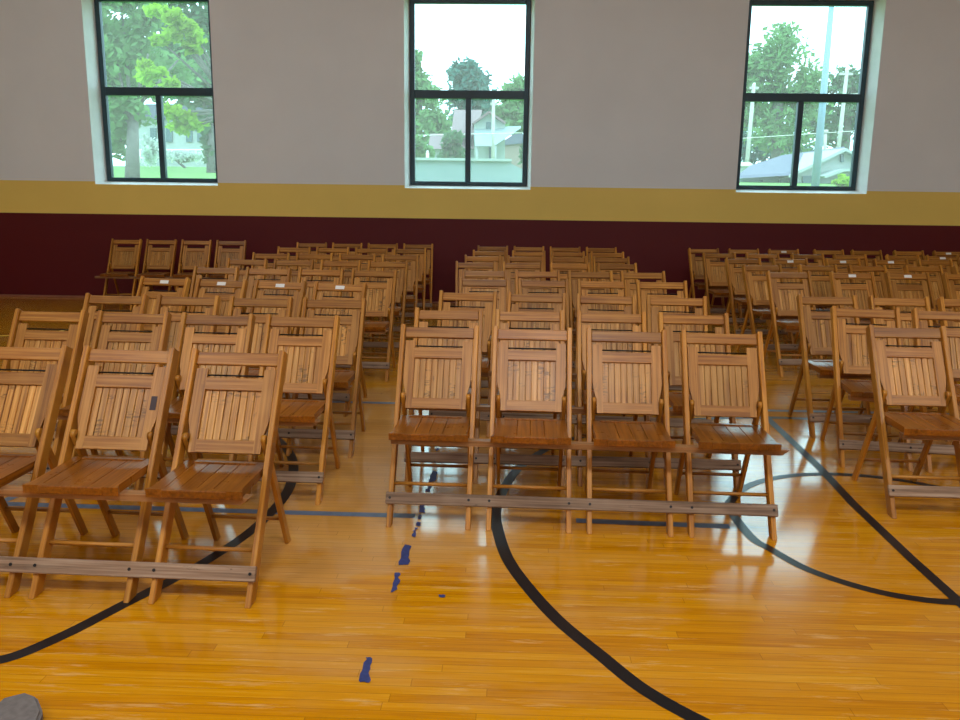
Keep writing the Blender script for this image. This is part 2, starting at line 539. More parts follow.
# torn remnants of a strip of blue tape
TAPE = [((292, 238), (313, 243), (306, 272), (288, 270)), ((272, 280), (284, 282), (276, 296), (266, 292)),
        ((250, 388), (274, 394), (262, 440), (236, 444)), ((228, 446), (246, 456), (240, 492), (219, 488)),
        ((196, 552), (214, 556), (213, 592), (186, 588)), ((184, 598), (200, 604), (196, 622), (182, 622)),
        ((180, 634), (196, 638), (192, 656), (174, 652)), ((166, 664), (182, 662), (170, 708), (154, 704))]
tp = [[(380 + x / 4.8, 390 + y / 4.8) for x, y in q] for q in TAPE]
tp += [[(320 + x / 2.4, 500 + y / 2.4) for x, y in q] for q in (((204, 108), (220, 112), (212, 156), (190, 158)), ((180, 175), (192, 176), (186, 216), (170, 224)),
                                                                ((285, 228), (300, 229), (300, 235), (286, 234)), ((110, 378), (127, 380), (118, 440), (94, 436)))]
tlab = ['torn blue tape scrap under the seat of the first middle chair, farthest from the camera', 'tiny blue tape scrap below the largest scrap behind the middle front row',
        'jagged blue tape scrap between the front and rear legs of the leftmost middle chair', 'blue tape scrap just behind the grey board of the middle front row',
        'blue tape scrap crossing the faded blue court line', 'small blue tape crumb just in front of the faded blue line',
        'second small blue tape crumb in front of the faded blue line', 'narrow blue tape scrap level with the front feet of the middle row',
        'wide torn blue tape scrap on open floor nearest the middle front row', 'narrow pointed blue tape scrap on open floor below the wide one',
        'tiny flat blue speck on floor right of the other tape scraps', 'isolated blue tape scrap with ragged end nearest the camera']
for q, lb in zip(tp, tlab):
    P = [on_floor(*p) for p in q]
    rim = []
    for i in range(4):
        a, b = P[i], P[(i + 1) % 4]
        for k in range(6):
            p = a.lerp(b, k / 6)
            L = (b - a).length
            rim.append(p + Vector((random.uniform(-.007, .007), random.uniform(-.012, .012), 0)) * (1 if k else .3) * min(1, L / .08))
    bm = bmesh.new()
    vs = [bm.verts.new((p.x, p.y, .0028)) for p in rim]
    f = bm.faces.new(vs)
    if f.normal.z < 0:
        f.normal_flip()
    r = bmesh.ops.triangulate(bm, faces=[f])
    tag(build('tape_scrap', bm, m_tape_blue, fix=False), lb, 'tape', 'torn blue tape on the floor')

# ------------------------------------------------------------------ the folding chair
CW, PIT, RUN, HC = .3765, .4465, .4747, .832
OY = .22                                   # the chair's own origin lies under its middle; y runs to the rear


def L3(x, y, z):
    return Vector((x, y + OY, z))


def sy(z):
    return -RUN * (1 - z / HC)             # the slanting side rail


N_ST = Vector((0, -HC, RUN)).normalized()  # forward-facing normal of the rail plane
XS = CW / 2 - .011


def chair_meshes():
    M = {}
    for s, nm in ((-1, 'stile_a'), (1, 'stile_b')):
        bm = bmesh.new()
        p0, p1 = L3(s * XS, sy(0), 0), L3(s * XS, sy(HC), HC)
        vs = bm_beam(bm, p0 - (p1 - p0) * .03, p1, .022, .050, 0)
        # level foot
        bmesh.ops.bisect_plane(bm, geom=bm.verts[:] + bm.edges[:] + bm.faces[:], plane_co=(0, 0, 0), plane_no=(0, 0, 1), clear_inner=True)
        bmesh.ops.holes_fill(bm, edges=bm.edges)
        bmesh.ops.bevel(bm, geom=bm.edges[:], offset=.0025, segments=1, affect='EDGES')
        M[nm] = mesh('side_rail', bm, m_stile)
        # rear leg
        bm = bmesh.new()
        xr = s * (XS - .024)
        piv, ft = L3(xr, sy(.51), .51), L3(xr, .045, 0)
        d = (ft - piv).normalized()
        top = piv - d * .02
        bm_beam(bm, top, ft + d * .03, .018, .034, 0)
        bmesh.ops.bisect_plane(bm, geom=bm.verts[:] + bm.edges[:] + bm.faces[:], plane_co=(0, 0, 0), plane_no=(0, 0, 1), clear_inner=True)
        bmesh.ops.holes_fill(bm, edges=bm.edges)
        bmesh.ops.bevel(bm, geom=bm.edges[:], offset=.0025, segments=1, affect='EDGES')
        bm_tube(bm, top + Vector((-.009, 0, 0)), top + Vector((.009, 0, 0)), .017, n=14)
        M['rear_' + nm[-1]] = mesh('rear_leg', bm, m_stile)
        bm = bmesh.new()
        xo = s * (XS - .034)
        bm_tube(bm, L3(xo, sy(.51), .51), L3(xo - s * .004, sy(.51), .51), .0085, n=10)
        M['bolt_' + nm[-1]] = mesh('pivot_bolt', bm, m_steel)
    xi = XS - .011                                            # inner face of the side rails

    def slanted(bm, x0, x1, z0, z1, th, fwd=0.0, bev=.002, mat=0):
        """flat bar lying in the plane of the side rails"""
        a, b = L3(0, sy(z0), z0), L3(0, sy(z1), z1)
        zx = (b - a).normalized()
        yx = -N_ST
        Mx = Matrix(((1, yx.x, zx.x, a.x), (0, yx.y, zx.y, a.y), (0, yx.z, zx.z, a.z), (0, 0, 0, 1)))
        return bm_box(bm, x0, x1, -th / 2 - fwd, th / 2 - fwd, 0, (b - a).length, bev, mat, Mx)
    bm = bmesh.new()
    slanted(bm, -xi, xi, .778, .824, .016, .002, .003)
    M['top_rail'] = mesh('top_rail', bm, m_rail)
    # backrest frame: two shaped uprights and two cross rails
    bm = bmesh.new()
    xb = xi - .006
    zt, zb = .764, .472

    def pt(x, z, o):
        p = L3(x, sy(z), z) + N_ST * o
        return p
    prof = [(xb, zt), (xb, .60), (xb - .003, .575), (xb - .012, .545), (xb - .018, .52), (xb - .019, zb), (xb - .048, zb), (xb - .046, zt)]
    for s in (-1, 1):
        pts = [pt(s * x, z, -.008) for x, z in prof]
        bm_prism(bm, pts, N_ST * .017)
    slanted(bm, -xb + .044, xb - .044, .688, .733, .015, .001, mat=1)
    slanted(bm, -xb + .046, xb - .046, zb, .517, .015, .001, mat=1)
    M['backrest'] = mesh('backrest', bm, [m_frame, m_framex])
    bm = bmesh.new()
    n = 8
    x0, x1 = -xb + .046, xb - .046
    for i in range(n):
        a, b = x0 + (x1 - x0) * i / n, x0 + (x1 - x0) * (i + 1) / n
        slanted(bm, a + .0011, b - .0011, .515, .690, .008, -.0045, .0016)
    slanted(bm, x0 + .002, x1 - .002, .517, .687, .0025, -.0098, 0)
    M['slat_panel'] = mesh('slat_panel', bm, m_panel)
    bm = bmesh.new()
    bm_tube(bm, pt(-xb + .04, .742, 0), pt(xb - .04, .742, 0), .0035, n=8)
    M['rod'] = mesh('rod', bm, m_steel)
    # seat: side pieces, boards and a front lip
    bm = bmesh.new()
    z0, z1, yf, yr = .402, .433, -.490, -.185
    xs = xi - .004
    for s in (-1, 1):
        bm_prism(bm, [L3(s * xs, yr, z0), L3(s * xs, yf + .03, z0), L3(s * (xs + .012), yf, z0), L3(s * (xs - .05), yf, z0), L3(s * (xs - .04), yr, z0)], (0, 0, z1 - z0))
    nb = 4
    for i in range(nb):
        a, b = -xs + .041 + (2 * xs - .082) * i / nb, -xs + .041 + (2 * xs - .082) * (i + 1) / nb
        bm_box(bm, a + .0008, b - .0008, yf + OY + .02, yr + OY - .012, z0 + .004, z1 - .002, .002)
    bm_box(bm, -xs + .045, xs - .045, yf + OY - .004, yf + OY + .026, z0, z1, .003)
    bm_box(bm, -xs + .036, xs - .036, yr + OY - .024, yr + OY, z0, z1 + .003, .003)
    M['seat'] = mesh('seat', bm, m_seat)
    bm = bmesh.new()
    bm_tube(bm, L3(-xi, sy(.165), .165), L3(xi, sy(.165), .165), .0085, n=10)
    M['stretcher'] = mesh('stretcher', bm, m_rail)
    bm = bmesh.new()
    fr = .13 / .51
    yl = .045 + (sy(.51) - .045) * fr
    xr = XS - .033
    bm_tube(bm, L3(-xr, yl, .13), L3(xr, yl, .13), .008, n=10)
    M['rear_stretcher'] = mesh('rear_stretcher', bm, m_rail)
    # extras
    a = pt(0, .80, .0105)
    bm = bmesh.new()
    ux, uz = Vector((1, 0, 0)), (L3(0, sy(.8), .8) - L3(0, sy(.7), .7)).normalized()
    for (hw, hh) in ((.033, .013),):
        q = [a + ux * sx * hw + uz * szz * hh for sx, szz in ((-1, -1), (1, -1), (1, 1), (-1, 1))]
        bm_prism(bm, q, N_ST * .0012)
    M['sticker'] = mesh('sticker', bm, m_white)
    bm = bmesh.new()
    a = pt(xb - .024, .635, .0095)
    q = [a + ux * sx * .012 + uz * szz * .028 for sx, szz in ((-1, -1), (1, -1), (1, 1), (-1, 1))]
    bm_prism(bm, q, N_ST * .001)
    M['patch'] = mesh('tape_patch', bm, m_tape)
    return M


CM = chair_meshes()
PARTS = [('side_rail', 'stile_a'), ('side_rail', 'stile_b'), ('top_rail', 'top_rail'), ('rod', 'rod'), ('rear_leg', 'rear_a'),
         ('rear_leg', 'rear_b'), ('stretcher', 'stretcher'), ('stretcher', 'rear_stretcher'), ('seat', 'seat')]


def make_chair(label, group, loc, rz):
    t = thing('folding_chair', label, 'folding chair', loc, rz, group)
    for nm, k in PARTS:
        obj(nm, CM[k], t)
    bk = obj('backrest', CM['backrest'], t)
    obj('slat_panel', CM['slat_panel'], bk)
    obj('pivot_bolt', CM['bolt_a'], t)
    obj('pivot_bolt', CM['bolt_b'], t)
    return t


ORD = ['front', 'second', 'third', 'fourth', 'fifth', 'sixth', 'seventh', 'eighth', 'ninth']
NTH = ['first', 'second', 'third', 'fourth', 'fifth', 'sixth', 'seventh']


def row_pt(x, y, th, u, v=0.0):
    """u along the row, v to the rear of the top rails' line"""
    c, s = math.cos(th), math.sin(th)
    return (x + c * u - s * v, y + s * u + c * v)


proto = None


def copy_chair(src, label, group, loc, rz):
    r = src.copy()
    COL.objects.link(r)
    r.location, r.rotation_euler = loc, (0, 0, rz)
    r['label'], r['group'] = label, group
    for ch in src.children:
        if ch.name.split('.')[0] in ('sticker', 'tape_patch'):
            continue
        c = ch.copy()
        COL.objects.link(c)
        c.parent = r
        for g in ch.children:
            d = g.copy()
            COL.objects.link(d)
            d.parent = c
    return r


def chair(x, y, th, u, label, group, sticker=False, patch=False, sc=1.0):
    global proto
    px, py = row_pt(x, y, th, u, -OY * sc)
    if proto is None:
        proto = o = make_chair(label, group, (px, py, 0), th)
    else:
        o = copy_chair(proto, label, group, (px, py, 0), th)
    o.scale = (1, sc, 1)
    if sticker:
        st = obj('sticker', CM['sticker'], o)
        st['label'] = 'white paper sticker'
    if patch:
        obj('tape_patch', CM['patch'], o)['label'] = 'black tape patch'
    return o


def row_boards(x, y, th, u0, u1, where, group, ext0=-.02, ext1=.0, zbt=(.078, .124), sc=1.0):
    a0, a1 = u0 - CW / 2, u1 + CW / 2
    # weathered board across the front feet, lying against the slanting rails
    bm = bmesh.new()
    zb, zt = zbt
    p0, p1 = Vector((0, sy(zb), zb)), Vector((0, sy(zt), zt))
    zx = (p1 - p0).normalized()
    yx = -N_ST
    q = p0 + N_ST * .0256
    Mx = Matrix(((1, yx.x, zx.x, q.x), (0, yx.y, zx.y, q.y), (0, yx.z, zx.z, q.z), (0, 0, 0, 1)))
    bm_box(bm, a0 - .008, a1 + .008, -.018, 0, 0, (p1 - p0).length, .003, 0, Mx)
    for j in range(int(round((u1 - u0) / PIT)) + 1):
        for sx in (-XS, XS):
            b0 = Mx @ Vector((u0 + j * PIT + sx, -.0178, (p1 - p0).length * .5))
            bm_tube(bm, b0, b0 + N_ST * .003, .006, n=8, mat=1)
    bd = build('leg_board', bm, [m_board, m_steel])
    bd.location = (x, y, 0)
    bd.rotation_euler = (0, 0, th)
    bd.scale.y = sc
    tag(bd, 'grey weathered board across the front legs of the ' + where, 'board', group)
    # bar under the front edge of the seats
    bm = bmesh.new()
    y0, y1, z0, z1 = -.470, -.428, .377, .4015
    pts = [Vector((a0 - ext0, y0, z0)), Vector((a1 + ext1 - .03, y0, z0)), Vector((a1 + ext1, y0, z1)), Vector((a0 - ext0, y0, z1))]
    bm_prism(bm, pts, (0, y1 - y0, 0))
    br = build('seat_bar', bm, m_bar)
    br.location = (x, y, 0)
    br.rotation_euler = (0, 0, th)
    br.scale.y = sc
    tag(br, 'brown wooden bar joining the seats of the ' + where, 'bar', group.replace('leg boards', 'seat bars'))


CROWS = [(0.474, 3.929, -0.055), (0.495, 4.537, -0.038), (0.587, 5.351, -0.083), (0.695, 6.273, -0.007), (0.698, 7.022, 0.03),
         (0.615, 7.873, 0.033), (0.685, 8.694, 0.013), (0.761, 9.487, -0.002), (0.81, 10.327, -0.006)]
LROWS = [(-1.41, 3.294, -0.061), (-1.584, 4.281, -0.057), (-1.546, 4.993, -0.049), (-1.649, 5.958, -0.165), (-1.553, 6.935, -0.064),
         (-1.541, 7.833, -0.054), (-1.514, 8.675, 0.022), (-1.498, 9.676, 0.023), (-1.467, 10.536, 0.012)]
LBACK = (-3.897, 10.777, .026)
RROWS = [(2.148, 4.145, -.05, [0.0]), (2.492, 4.831, -.14, [-.227, .227]), (2.738, 5.43, -.041, [-.459, .006, .453]),
         (3.473, 7.273, .036, [-.796, -.236, .258, .774]), (3.748, 8.052, .10, [-1.077, -.522, -.02, .553, 1.065]),
         (3.825, 8.882, .085, [-1.071, -.559, .022, .555, 1.053]), (4.03, 9.631, .016, [-1.292, -.792, -.271, .223, .833, 1.299]),
         (4.311, 10.446, .04, [-1.553, -1.048, -.543, .027, .509, 1.049, 1.558])]
RSTICK = {(7, 2), (5, 1), (5, 2), (5, 3), (3, 1), (3, 2), (7, 6), (6, 5), (4, 4)}


def place(n, i):
    return ('%s chair from the left' % NTH[i]) if n > 1 else 'chair nearest the aisle'


for k, (x, y, th) in enumerate(CROWS):
    rn = '%s row of middle block' % (ORD[k] if k < 8 else 'last')
    for j in range(4):
        chair(x, y, th, (j - 1.5) * PIT, 'slatted wooden chair, %s in the %s' % (NTH[j] + ' from the left', rn), 'folding chairs in the middle block')
    row_boards(x, y, th, -1.5 * PIT, 1.5 * PIT, rn, 'leg boards of the middle block', -.02, .03)
for k, (x, y, th) in enumerate(LROWS):
    rn = '%s row of left block' % (ORD[k] if k < 8 else 'last')
    n = 3 if k == 0 else 4
    for j in range(n):
        u = (j - (n - 1) / 2) * PIT
        ps = NTH[n - 1 - j] + ' from its inner aisle'
        if k == 3:
            lb = 'white-stickered wooden chair, %s in the %s' % (ps, rn)
        elif k == 0 and j == 1:
            lb = 'wooden folding chair with a black patch on its backrest, front row of the left block'
        else:
            lb = 'slatted wooden chair, %s in the %s' % (ps, rn)
        chair(x, y, th, u, lb, 'folding chairs in the left block', k == 3, k == 0 and j == 1, 1.06 if k == 0 else 1.0)
    row_boards(x, y, th, -(n - 1) / 2 * PIT - (PIT if k == 0 else 0), (n - 1) / 2 * PIT, rn, 'leg boards of the left block', zbt=(.066, .114) if k == 0 else (.078, .124), sc=1.06 if k == 0 else 1.0)
x, y, th = LBACK
for j in range(4):
    chair(x, y, th, (j - 1.5) * PIT, 'wooden folding chair, %s from the left in the separate row by the maroon wall' % NTH[j], 'folding chairs in the separate back row')
row_boards(x, y, th, -1.5 * PIT, 1.5 * PIT, 'separate row against the maroon wall', 'leg boards of the separate back row', .06, .0)
for k, (x, y, th, us) in enumerate(RROWS):
    rn = '%s row of right block' % (ORD[k] if k < 7 else 'last')
    for j, u in enumerate(us):
        sk = (k, j) in RSTICK
        if len(us) == 1:
            lb = 'slatted wooden folding chair alone in the front row of the right block'
        else:
            lb = '%s wooden chair, %s from its inner aisle in the %s' % ('white-stickered' if sk else 'slatted', NTH[j], rn)
        chair(x, y, th, u, lb, 'folding chairs in the right block', sk)
    row_boards(x, y, th, us[0], us[-1] + (PIT if k == 0 else 0), rn, 'leg boards of the right block')

# grey padded corner lying at the near left edge
bm = bmesh.new()
p = [on_floor(*q) for q in ((-25, 735), (4, 709), (27, 703), (38, 707), (44, 722), (30, 760), (-20, 770))]
bm_prism(bm, [(q.x, q.y, 0.003) for q in p], (0, 0, .035))
bmesh.ops.bevel(bm, geom=bm.edges[:], offset=.008, segments=3, affect='EDGES')
tag(build('padded_bag', bm, plain('grey_fabric', C(112, 104, 98), .9, .15, 60)), 'grey padded bag corner at the near left edge of the floor', 'bag')

# ------------------------------------------------------------------ outside
m_lawn = plain('lawn', C(92, 138, 58), .9, .3, 3)
m_bark = plain('grey_bark', C(108, 104, 100), .9, .3, 12)
m_siding = plain('pale_siding', C(160, 168, 164), .7, .06, 3)
m_roofred = plain('faded_red_roof', C(126, 104, 106), .8, .12, 10)
m_roofgrey = plain('grey_shingle_roof', C(98, 100, 116), .8, .12, 10)
m_palestone = plain('pale_flat_roof', C(140, 154, 156), .8, .05, 2)
m_polewood = plain('weathered_pole', C(176, 172, 164), .8, .15, 6)
m_polesteel = plain('galvanised_pole', C(128, 150, 172), .5, .06, 4, metal=.2)
m_glassdark = plain('dark_house_window', C(70, 96, 100), .2, .1)


def leaf_mat(name, col, trans=.5):
    t = NT(name)
    tc = t.n('ShaderNodeTexCoord')
    nz = t.n('ShaderNodeTexNoise', {'Vector': tc.outputs['Object'], 'Scale': 1.1, 'Detail': 6})
    c2 = t.ramp(nz.outputs[0], [(.3, tuple(c * .55 for c in col[:3]) + (1,)), (.7, tuple(min(1, c * 1.35) for c in col[:3]) + (1,))])
    d = t.n('ShaderNodeBsdfDiffuse', {'Color': c2})
    s = t.n('ShaderNodeBsdfTranslucent', {'Color': c2})
    m = t.n('ShaderNodeMixShader', {0: trans, 1: d.outputs[0], 2: s.outputs[0]})
    t.t.links.new(m.outputs[0], t.out.inputs[0])
    return t.m


m_leafdk = leaf_mat('deep_green_leaves', C(92, 128, 92))
m_leafmid = leaf_mat('mid_green_leaves', C(116, 156, 100))
m_leafyel = leaf_mat('yellow_green_leaves', C(150, 190, 62))  # the maple's sunlight is put into this colour; a bush shares it
m_leafblue = leaf_mat('blue_green_needles', C(84, 128, 118))

# ground: level by the wall and rising to the street
bm = bmesh.new()
prof = [(11.75, .6), (14, 1.25), (25, 1.75), (45, 2.7), (90, 3.6), (160, 4.5)]
for i in range(len(prof) - 1):
    (y0, z0), (y1, z1) = prof[i], prof[i + 1]
    vs = [bm.verts.new(v) for v in ((-110, y0, z0), (110, y0, z0), (110, y1, z1), (-110, y1, z1))]
    bm.faces.new(vs)
bmesh.ops.remove_doubles(bm, verts=bm.verts, dist=1e-3)
structure(build('exterior_ground', bm, m_lawn))


def ground_z(y):
    for i in range(len(prof) - 1):
        (y0, z0), (y1, z1) = prof[i], prof[i + 1]
        if y <= y1:
            return z0 + (z1 - z0) * max(0, (y - y0)) / (y1 - y0)
    return prof[-1][1]


def leaves(blobs, n, size, rnd):
    """thousands of leaf sprays through a group of ellipsoids (centre, radii)"""
    bm = bmesh.new()
    tot = sum(b[1][0] * b[1][2] for b in blobs)
    for c, r in blobs:
        k = int(n * r[0] * r[2] / tot)
        subs = []
        for _ in range(16):
            v = Vector((rnd.gauss(0, 1), rnd.gauss(0, 1), rnd.gauss(0, 1))).normalized() * (rnd.random() ** .5) * .95
            subs.append((v, rnd.uniform(.14, .30)))
        for _ in range(k):
            sv, srad = rnd.choice(subs)
            v = sv + Vector((rnd.gauss(0, srad), rnd.gauss(0, srad), rnd.gauss(0, srad * .8)))
            p = Vector((c[0] + v.x * r[0], c[1] + v.y * r[1], c[2] + v.z * r[2]))
            a = Vector((rnd.gauss(0, 1), rnd.gauss(0, 1), rnd.gauss(0, 1))).normalized()
            b = a.orthogonal().normalized()
            s = size * rnd.uniform(.5, 1.2)
            q = [p + a * s, p + b * s * .5, p - a * s * .8, p - b * s * .5]
            bm.faces.new([bm.verts.new(t) for t in q])
    return bm


def tree(label, foot, blobs, trunk_r, mat, n=2600, size=.22, trunk_top=None, branches=(), seed=1, cat='tree', group=None, name='tree'):
    rnd = random.Random(seed)
    t = thing(name, label, cat, foot, 0, group)
    foot = Vector(foot)
    rel = [((Vector(c) - foot), r) for c, r in blobs]
    build('crown', leaves(rel, n, size, rnd), mat, t, fix=False)
    bm = bmesh.new()
    top = (Vector(trunk_top) - foot) if trunk_top else sum((c for c, r in rel), Vector()) / len(rel)
    bm_tube(bm, (0, 0, -.2), top, trunk_r * 1.1, trunk_r * .7, 12)
    for c, r in rel:
        bm_tube(bm, top * .8, c, trunk_r * .35, trunk_r * .1, 6)
    for a, b, r in branches:
        bm_tube(bm, Vector(a) - foot, Vector(b) - foot, r, r * .4, 6)
    build('trunk', bm, m_bark, t)
    return t


def blob(px, py, Y, rx, ry=None, rd=None):
    """an ellipsoid centred at a pixel, its radii given in pixels at that distance"""
    k = Y / F
    ry = rx if ry is None else ry
    return (at(px, py, Y), (rx * k, (rd if rd else rx) * k, ry * k))


def foot_at(px, Y):
    p = at(px, 170, Y)
    return (p.x, Y, ground_z(Y))


TG = 'trees outside the windows'
# seen through the left window
tree('big shade tree with thick grey trunk just outside the left window', foot_at(131, 24),
     [blob(112, 40, 24, 36, 42), blob(150, 70, 25, 42, 26), blob(122, 110, 24, 26, 22), blob(118, 142, 25, 9, 18), blob(120, -10, 24, 40, 36)], .2, m_leafmid, 5200, .17,
     trunk_top=at(133, 118, 24), branches=[(at(133, 120, 24), at(112, 100, 24), .09), (at(133, 112, 24), at(148, 54, 23.5), .07), (at(133, 112, 24), at(178, 60, 24), .06)], seed=3, group=TG)
tree('yellow-green maple, coloured as sunlit, spreading across the left window', foot_at(240, 20),  # sunlit branch made its own tree, its sunlight in the leaf colour
     [blob(158, 12, 19, 9, 7), blob(172, 18, 19, 11, 7), blob(186, 26, 19, 12, 7), blob(197, 36, 19, 9, 7), blob(176, 34, 19, 12, 6), blob(190, 47, 19, 9, 5),
      blob(160, 40, 19, 8, 6), blob(146, 64, 19, 9, 5), blob(158, 74, 19, 11, 5), blob(170, 82, 19, 9, 4), blob(146, 80, 19, 8, 5),
      blob(172, 112, 20, 10, 6), blob(188, 116, 20, 12, 6), blob(198, 126, 20, 8, 5), blob(178, 128, 20, 10, 6)], .15, m_leafyel, 2700, .105,
     trunk_top=at(235, 90, 20), seed=5, group=TG)
tree('dark leafy tree behind the bright maple in the left window', foot_at(214, 34),
     [blob(190, 60, 34, 44, 52), blob(212, 130, 34, 12, 30), blob(195, 0, 36, 60, 40), blob(90, 60, 38, 40, 60)], .28, m_leafdk, 5200, .3, trunk_top=at(212, 120, 34), seed=7, group=TG)
# through the middle window
tree('round blue-green tree top above the red-roofed house', foot_at(468, 62), [blob(462, 82, 62, 14, 20), blob(475, 84, 62, 13, 20), blob(484, 96, 61, 10, 16), blob(466, 108, 62, 20, 18)], .3, m_leafblue, 2600, .36, seed=11, group=TG)
tree('tall tree at the left edge of the middle window', foot_at(414, 59), [blob(414, 62, 59, 9, 14), blob(417, 78, 59, 10, 12), blob(420, 105, 59, 18, 24), blob(430, 130, 59, 26, 20)], .3, m_leafmid, 2800, .3, seed=13, group=TG)
tree('tree at the right edge of the middle window behind the gable', foot_at(522, 64), [blob(527, 84, 64, 12, 12), blob(513, 95, 64, 16, 12), blob(512, 116, 64, 24, 16)], .3, m_leafmid, 2200, .36, seed=17, group=TG)
tree('bushy conifer in front of the red-roofed house', foot_at(451, 38), [blob(452, 158, 38, 13, 10), blob(453, 146, 38, 10, 10), blob(455, 137, 38, 6, 6)], .12, m_leafdk, 1500, .2, seed=19, group=TG)
tree('leafy shrub at the left edge of the middle window', foot_at(420, 36), [blob(418, 150, 36, 9, 16), blob(428, 156, 36, 6, 8)], .08, m_leafmid, 900, .18, seed=23, group=TG, cat='shrub', name='garden_shrub')
tree('dark shrub at the right edge of the middle window', foot_at(526, 36), [blob(526, 158, 36, 5, 16)], .08, m_leafdk, 500, .16, seed=24, group=TG, cat='shrub', name='garden_shrub')
# through the right window
tree('broad green tree left of the tall light pole', foot_at(778, 48), [blob(778, 62, 48, 28, 26), blob(783, 40, 48, 13, 14), blob(755, 82, 48, 24, 28), blob(805, 86, 48, 22, 28), blob(772, 120, 49, 40, 30)], .35, m_leafmid, 6500, .26, seed=29, group=TG)
tree('smaller tree right of the tall light pole', foot_at(842, 54), [blob(842, 82, 54, 18, 14), blob(856, 92, 54, 16, 18), blob(838, 118, 54, 28, 26), blob(868, 110, 54, 14, 30)], .3, m_leafdk, 3600, .28, seed=31, group=TG)
tree('small green bush beside the gabled house in the right window', foot_at(842, 27), [blob(842, 181, 27, 9, 6)], .05, m_leafyel, 700, .1, seed=37, group=TG, cat='shrub', name='garden_shrub')
tree('low dark hedge tree behind the grey roof', foot_at(765, 60), [blob(760, 152, 60, 20, 18), blob(790, 145, 60, 24, 14), blob(742, 140, 60, 12, 30)], .15, m_leafblue, 2600, .24, seed=41, group=TG)


def poly(name, pts, ext, mat, parent):
    bm = bmesh.new()
    bm_prism(bm, pts, ext)
    return build(name, bm, mat, parent)


def rel_poly(root, px, Y, dep):
    return [at(a, b, Y) - root for a, b in px], (0, dep, 0)


def panel(root, name, px, Y, dep, mat):
    p, e = rel_poly(root.location, px, Y, dep)
    return poly(name, p, e, mat, root)


# white gabled house with red roof
h = thing('gabled_house', 'white gabled house with faded red roof seen through the middle window', 'house', foot_at(490, 46), group='houses outside the windows')
r0 = Vector(h.location)
panel(h, 'wall', [(474, 122), (489, 112), (505, 122), (505, 168), (474, 168)], 45, 6, m_siding)
panel(h, 'wall', [(431, 148), (474, 148), (474, 168), (431, 168)], 45.5, 5, m_siding)
bm = bmesh.new()
bm_prism(bm, [at(451, 136, 45.2) - r0, at(475, 136, 45.2) - r0, at(482, 112, 49) - r0, at(454, 112, 49) - r0], (0, .3, .15))
build('roof', bm, m_roofred, h)
bm = bmesh.new()
bm_prism(bm, [at(428, 149, 45) - r0, at(474, 149, 45) - r0, at(474, 136, 48) - r0, at(430, 136, 48) - r0], (0, .3, .15))
build('roof', bm, m_roofred, h)
bm = bmesh.new()
bm_prism(bm, [at(472, 123, 44.6) - r0, at(489, 110.5, 44.6) - r0, at(489, 113, 44.6) - r0, at(474, 124, 44.6) - r0], (0, 6.5, 0))
bm_prism(bm, [at(489, 110.5, 44.6) - r0, at(506, 122, 44.6) - r0, at(505, 124, 44.6) - r0, at(489, 113, 44.6) - r0], (0, 6.5, 0))
build('gable_roof', bm, m_roofred, h)
bm = bmesh.new()
bm_prism(bm, [at(475, 146, 43) - r0, at(494, 146, 43) - r0, at(521, 128, 45) - r0, at(474, 130, 45) - r0], (0, .2, .12))
build('porch_roof', bm, m_palestone, h)
panel(h, 'window', [(486, 122), (491, 122), (491, 129), (486, 129)], 44.93, .1, m_glassdark)
panel(h, 'door', [(489, 147), (492, 147), (492, 162), (489, 162)], 44.9, .1, m_glassdark)
for a in (477, 495):
    bm = bmesh.new()
    bm_tube(bm, at(a, 146, 43.2) - r0, at(a, 170, 43.2) - r0, .07)
    build('porch_post', bm, m_siding, h)
# neighbour wall on the right
h = thing('brick_house', 'low reddish house wall at the right edge of the middle window', 'house', foot_at(510, 56), group='houses outside the windows')
panel(h, 'wall', [(496, 145), (524, 143), (524, 172), (496, 172)], 56, 5, plain('dull_brick', C(150, 132, 122), .9, .2, 14))
panel(h, 'roof', [(495, 146), (526, 143), (526, 134), (514, 134)], 55.8, 5.4, m_roofgrey)
# pale garage filling the bottom of the middle window
g = thing('pale_garage', 'pale flat-roofed garage filling the bottom of the middle window', 'garage', foot_at(465, 24), group='houses outside the windows')
r0 = Vector(g.location)
bm = bmesh.new()
bm_prism(bm, [at(x, y, 24) - r0 for x, y in ((400, 159), (511, 160), (511, 163.5), (524, 170), (524, 196), (400, 196))], (0, 5, 0))
build('wall', bm, m_palestone, g)
bm = bmesh.new()
bm_box(bm, *(lambda a, b: (a.x - r0.x, b.x - r0.x, -.12, 5.1, a.z - r0.z - .02, a.z - r0.z + .05))(at(398, 159.3, 24), at(511.5, 160, 24)))
build('roof_edge', bm, m_siding, g)
bm = bmesh.new()
q = at(427.5, 160, 25) - r0
bm_tube(bm, q, q + Vector((0, 0, .2)), .045, .045)
bm_tube(bm, q + Vector((0, 0, .2)), q + Vector((0, 0, .27)), .03, .03)
build('vent_pipe', bm, m_white, g)
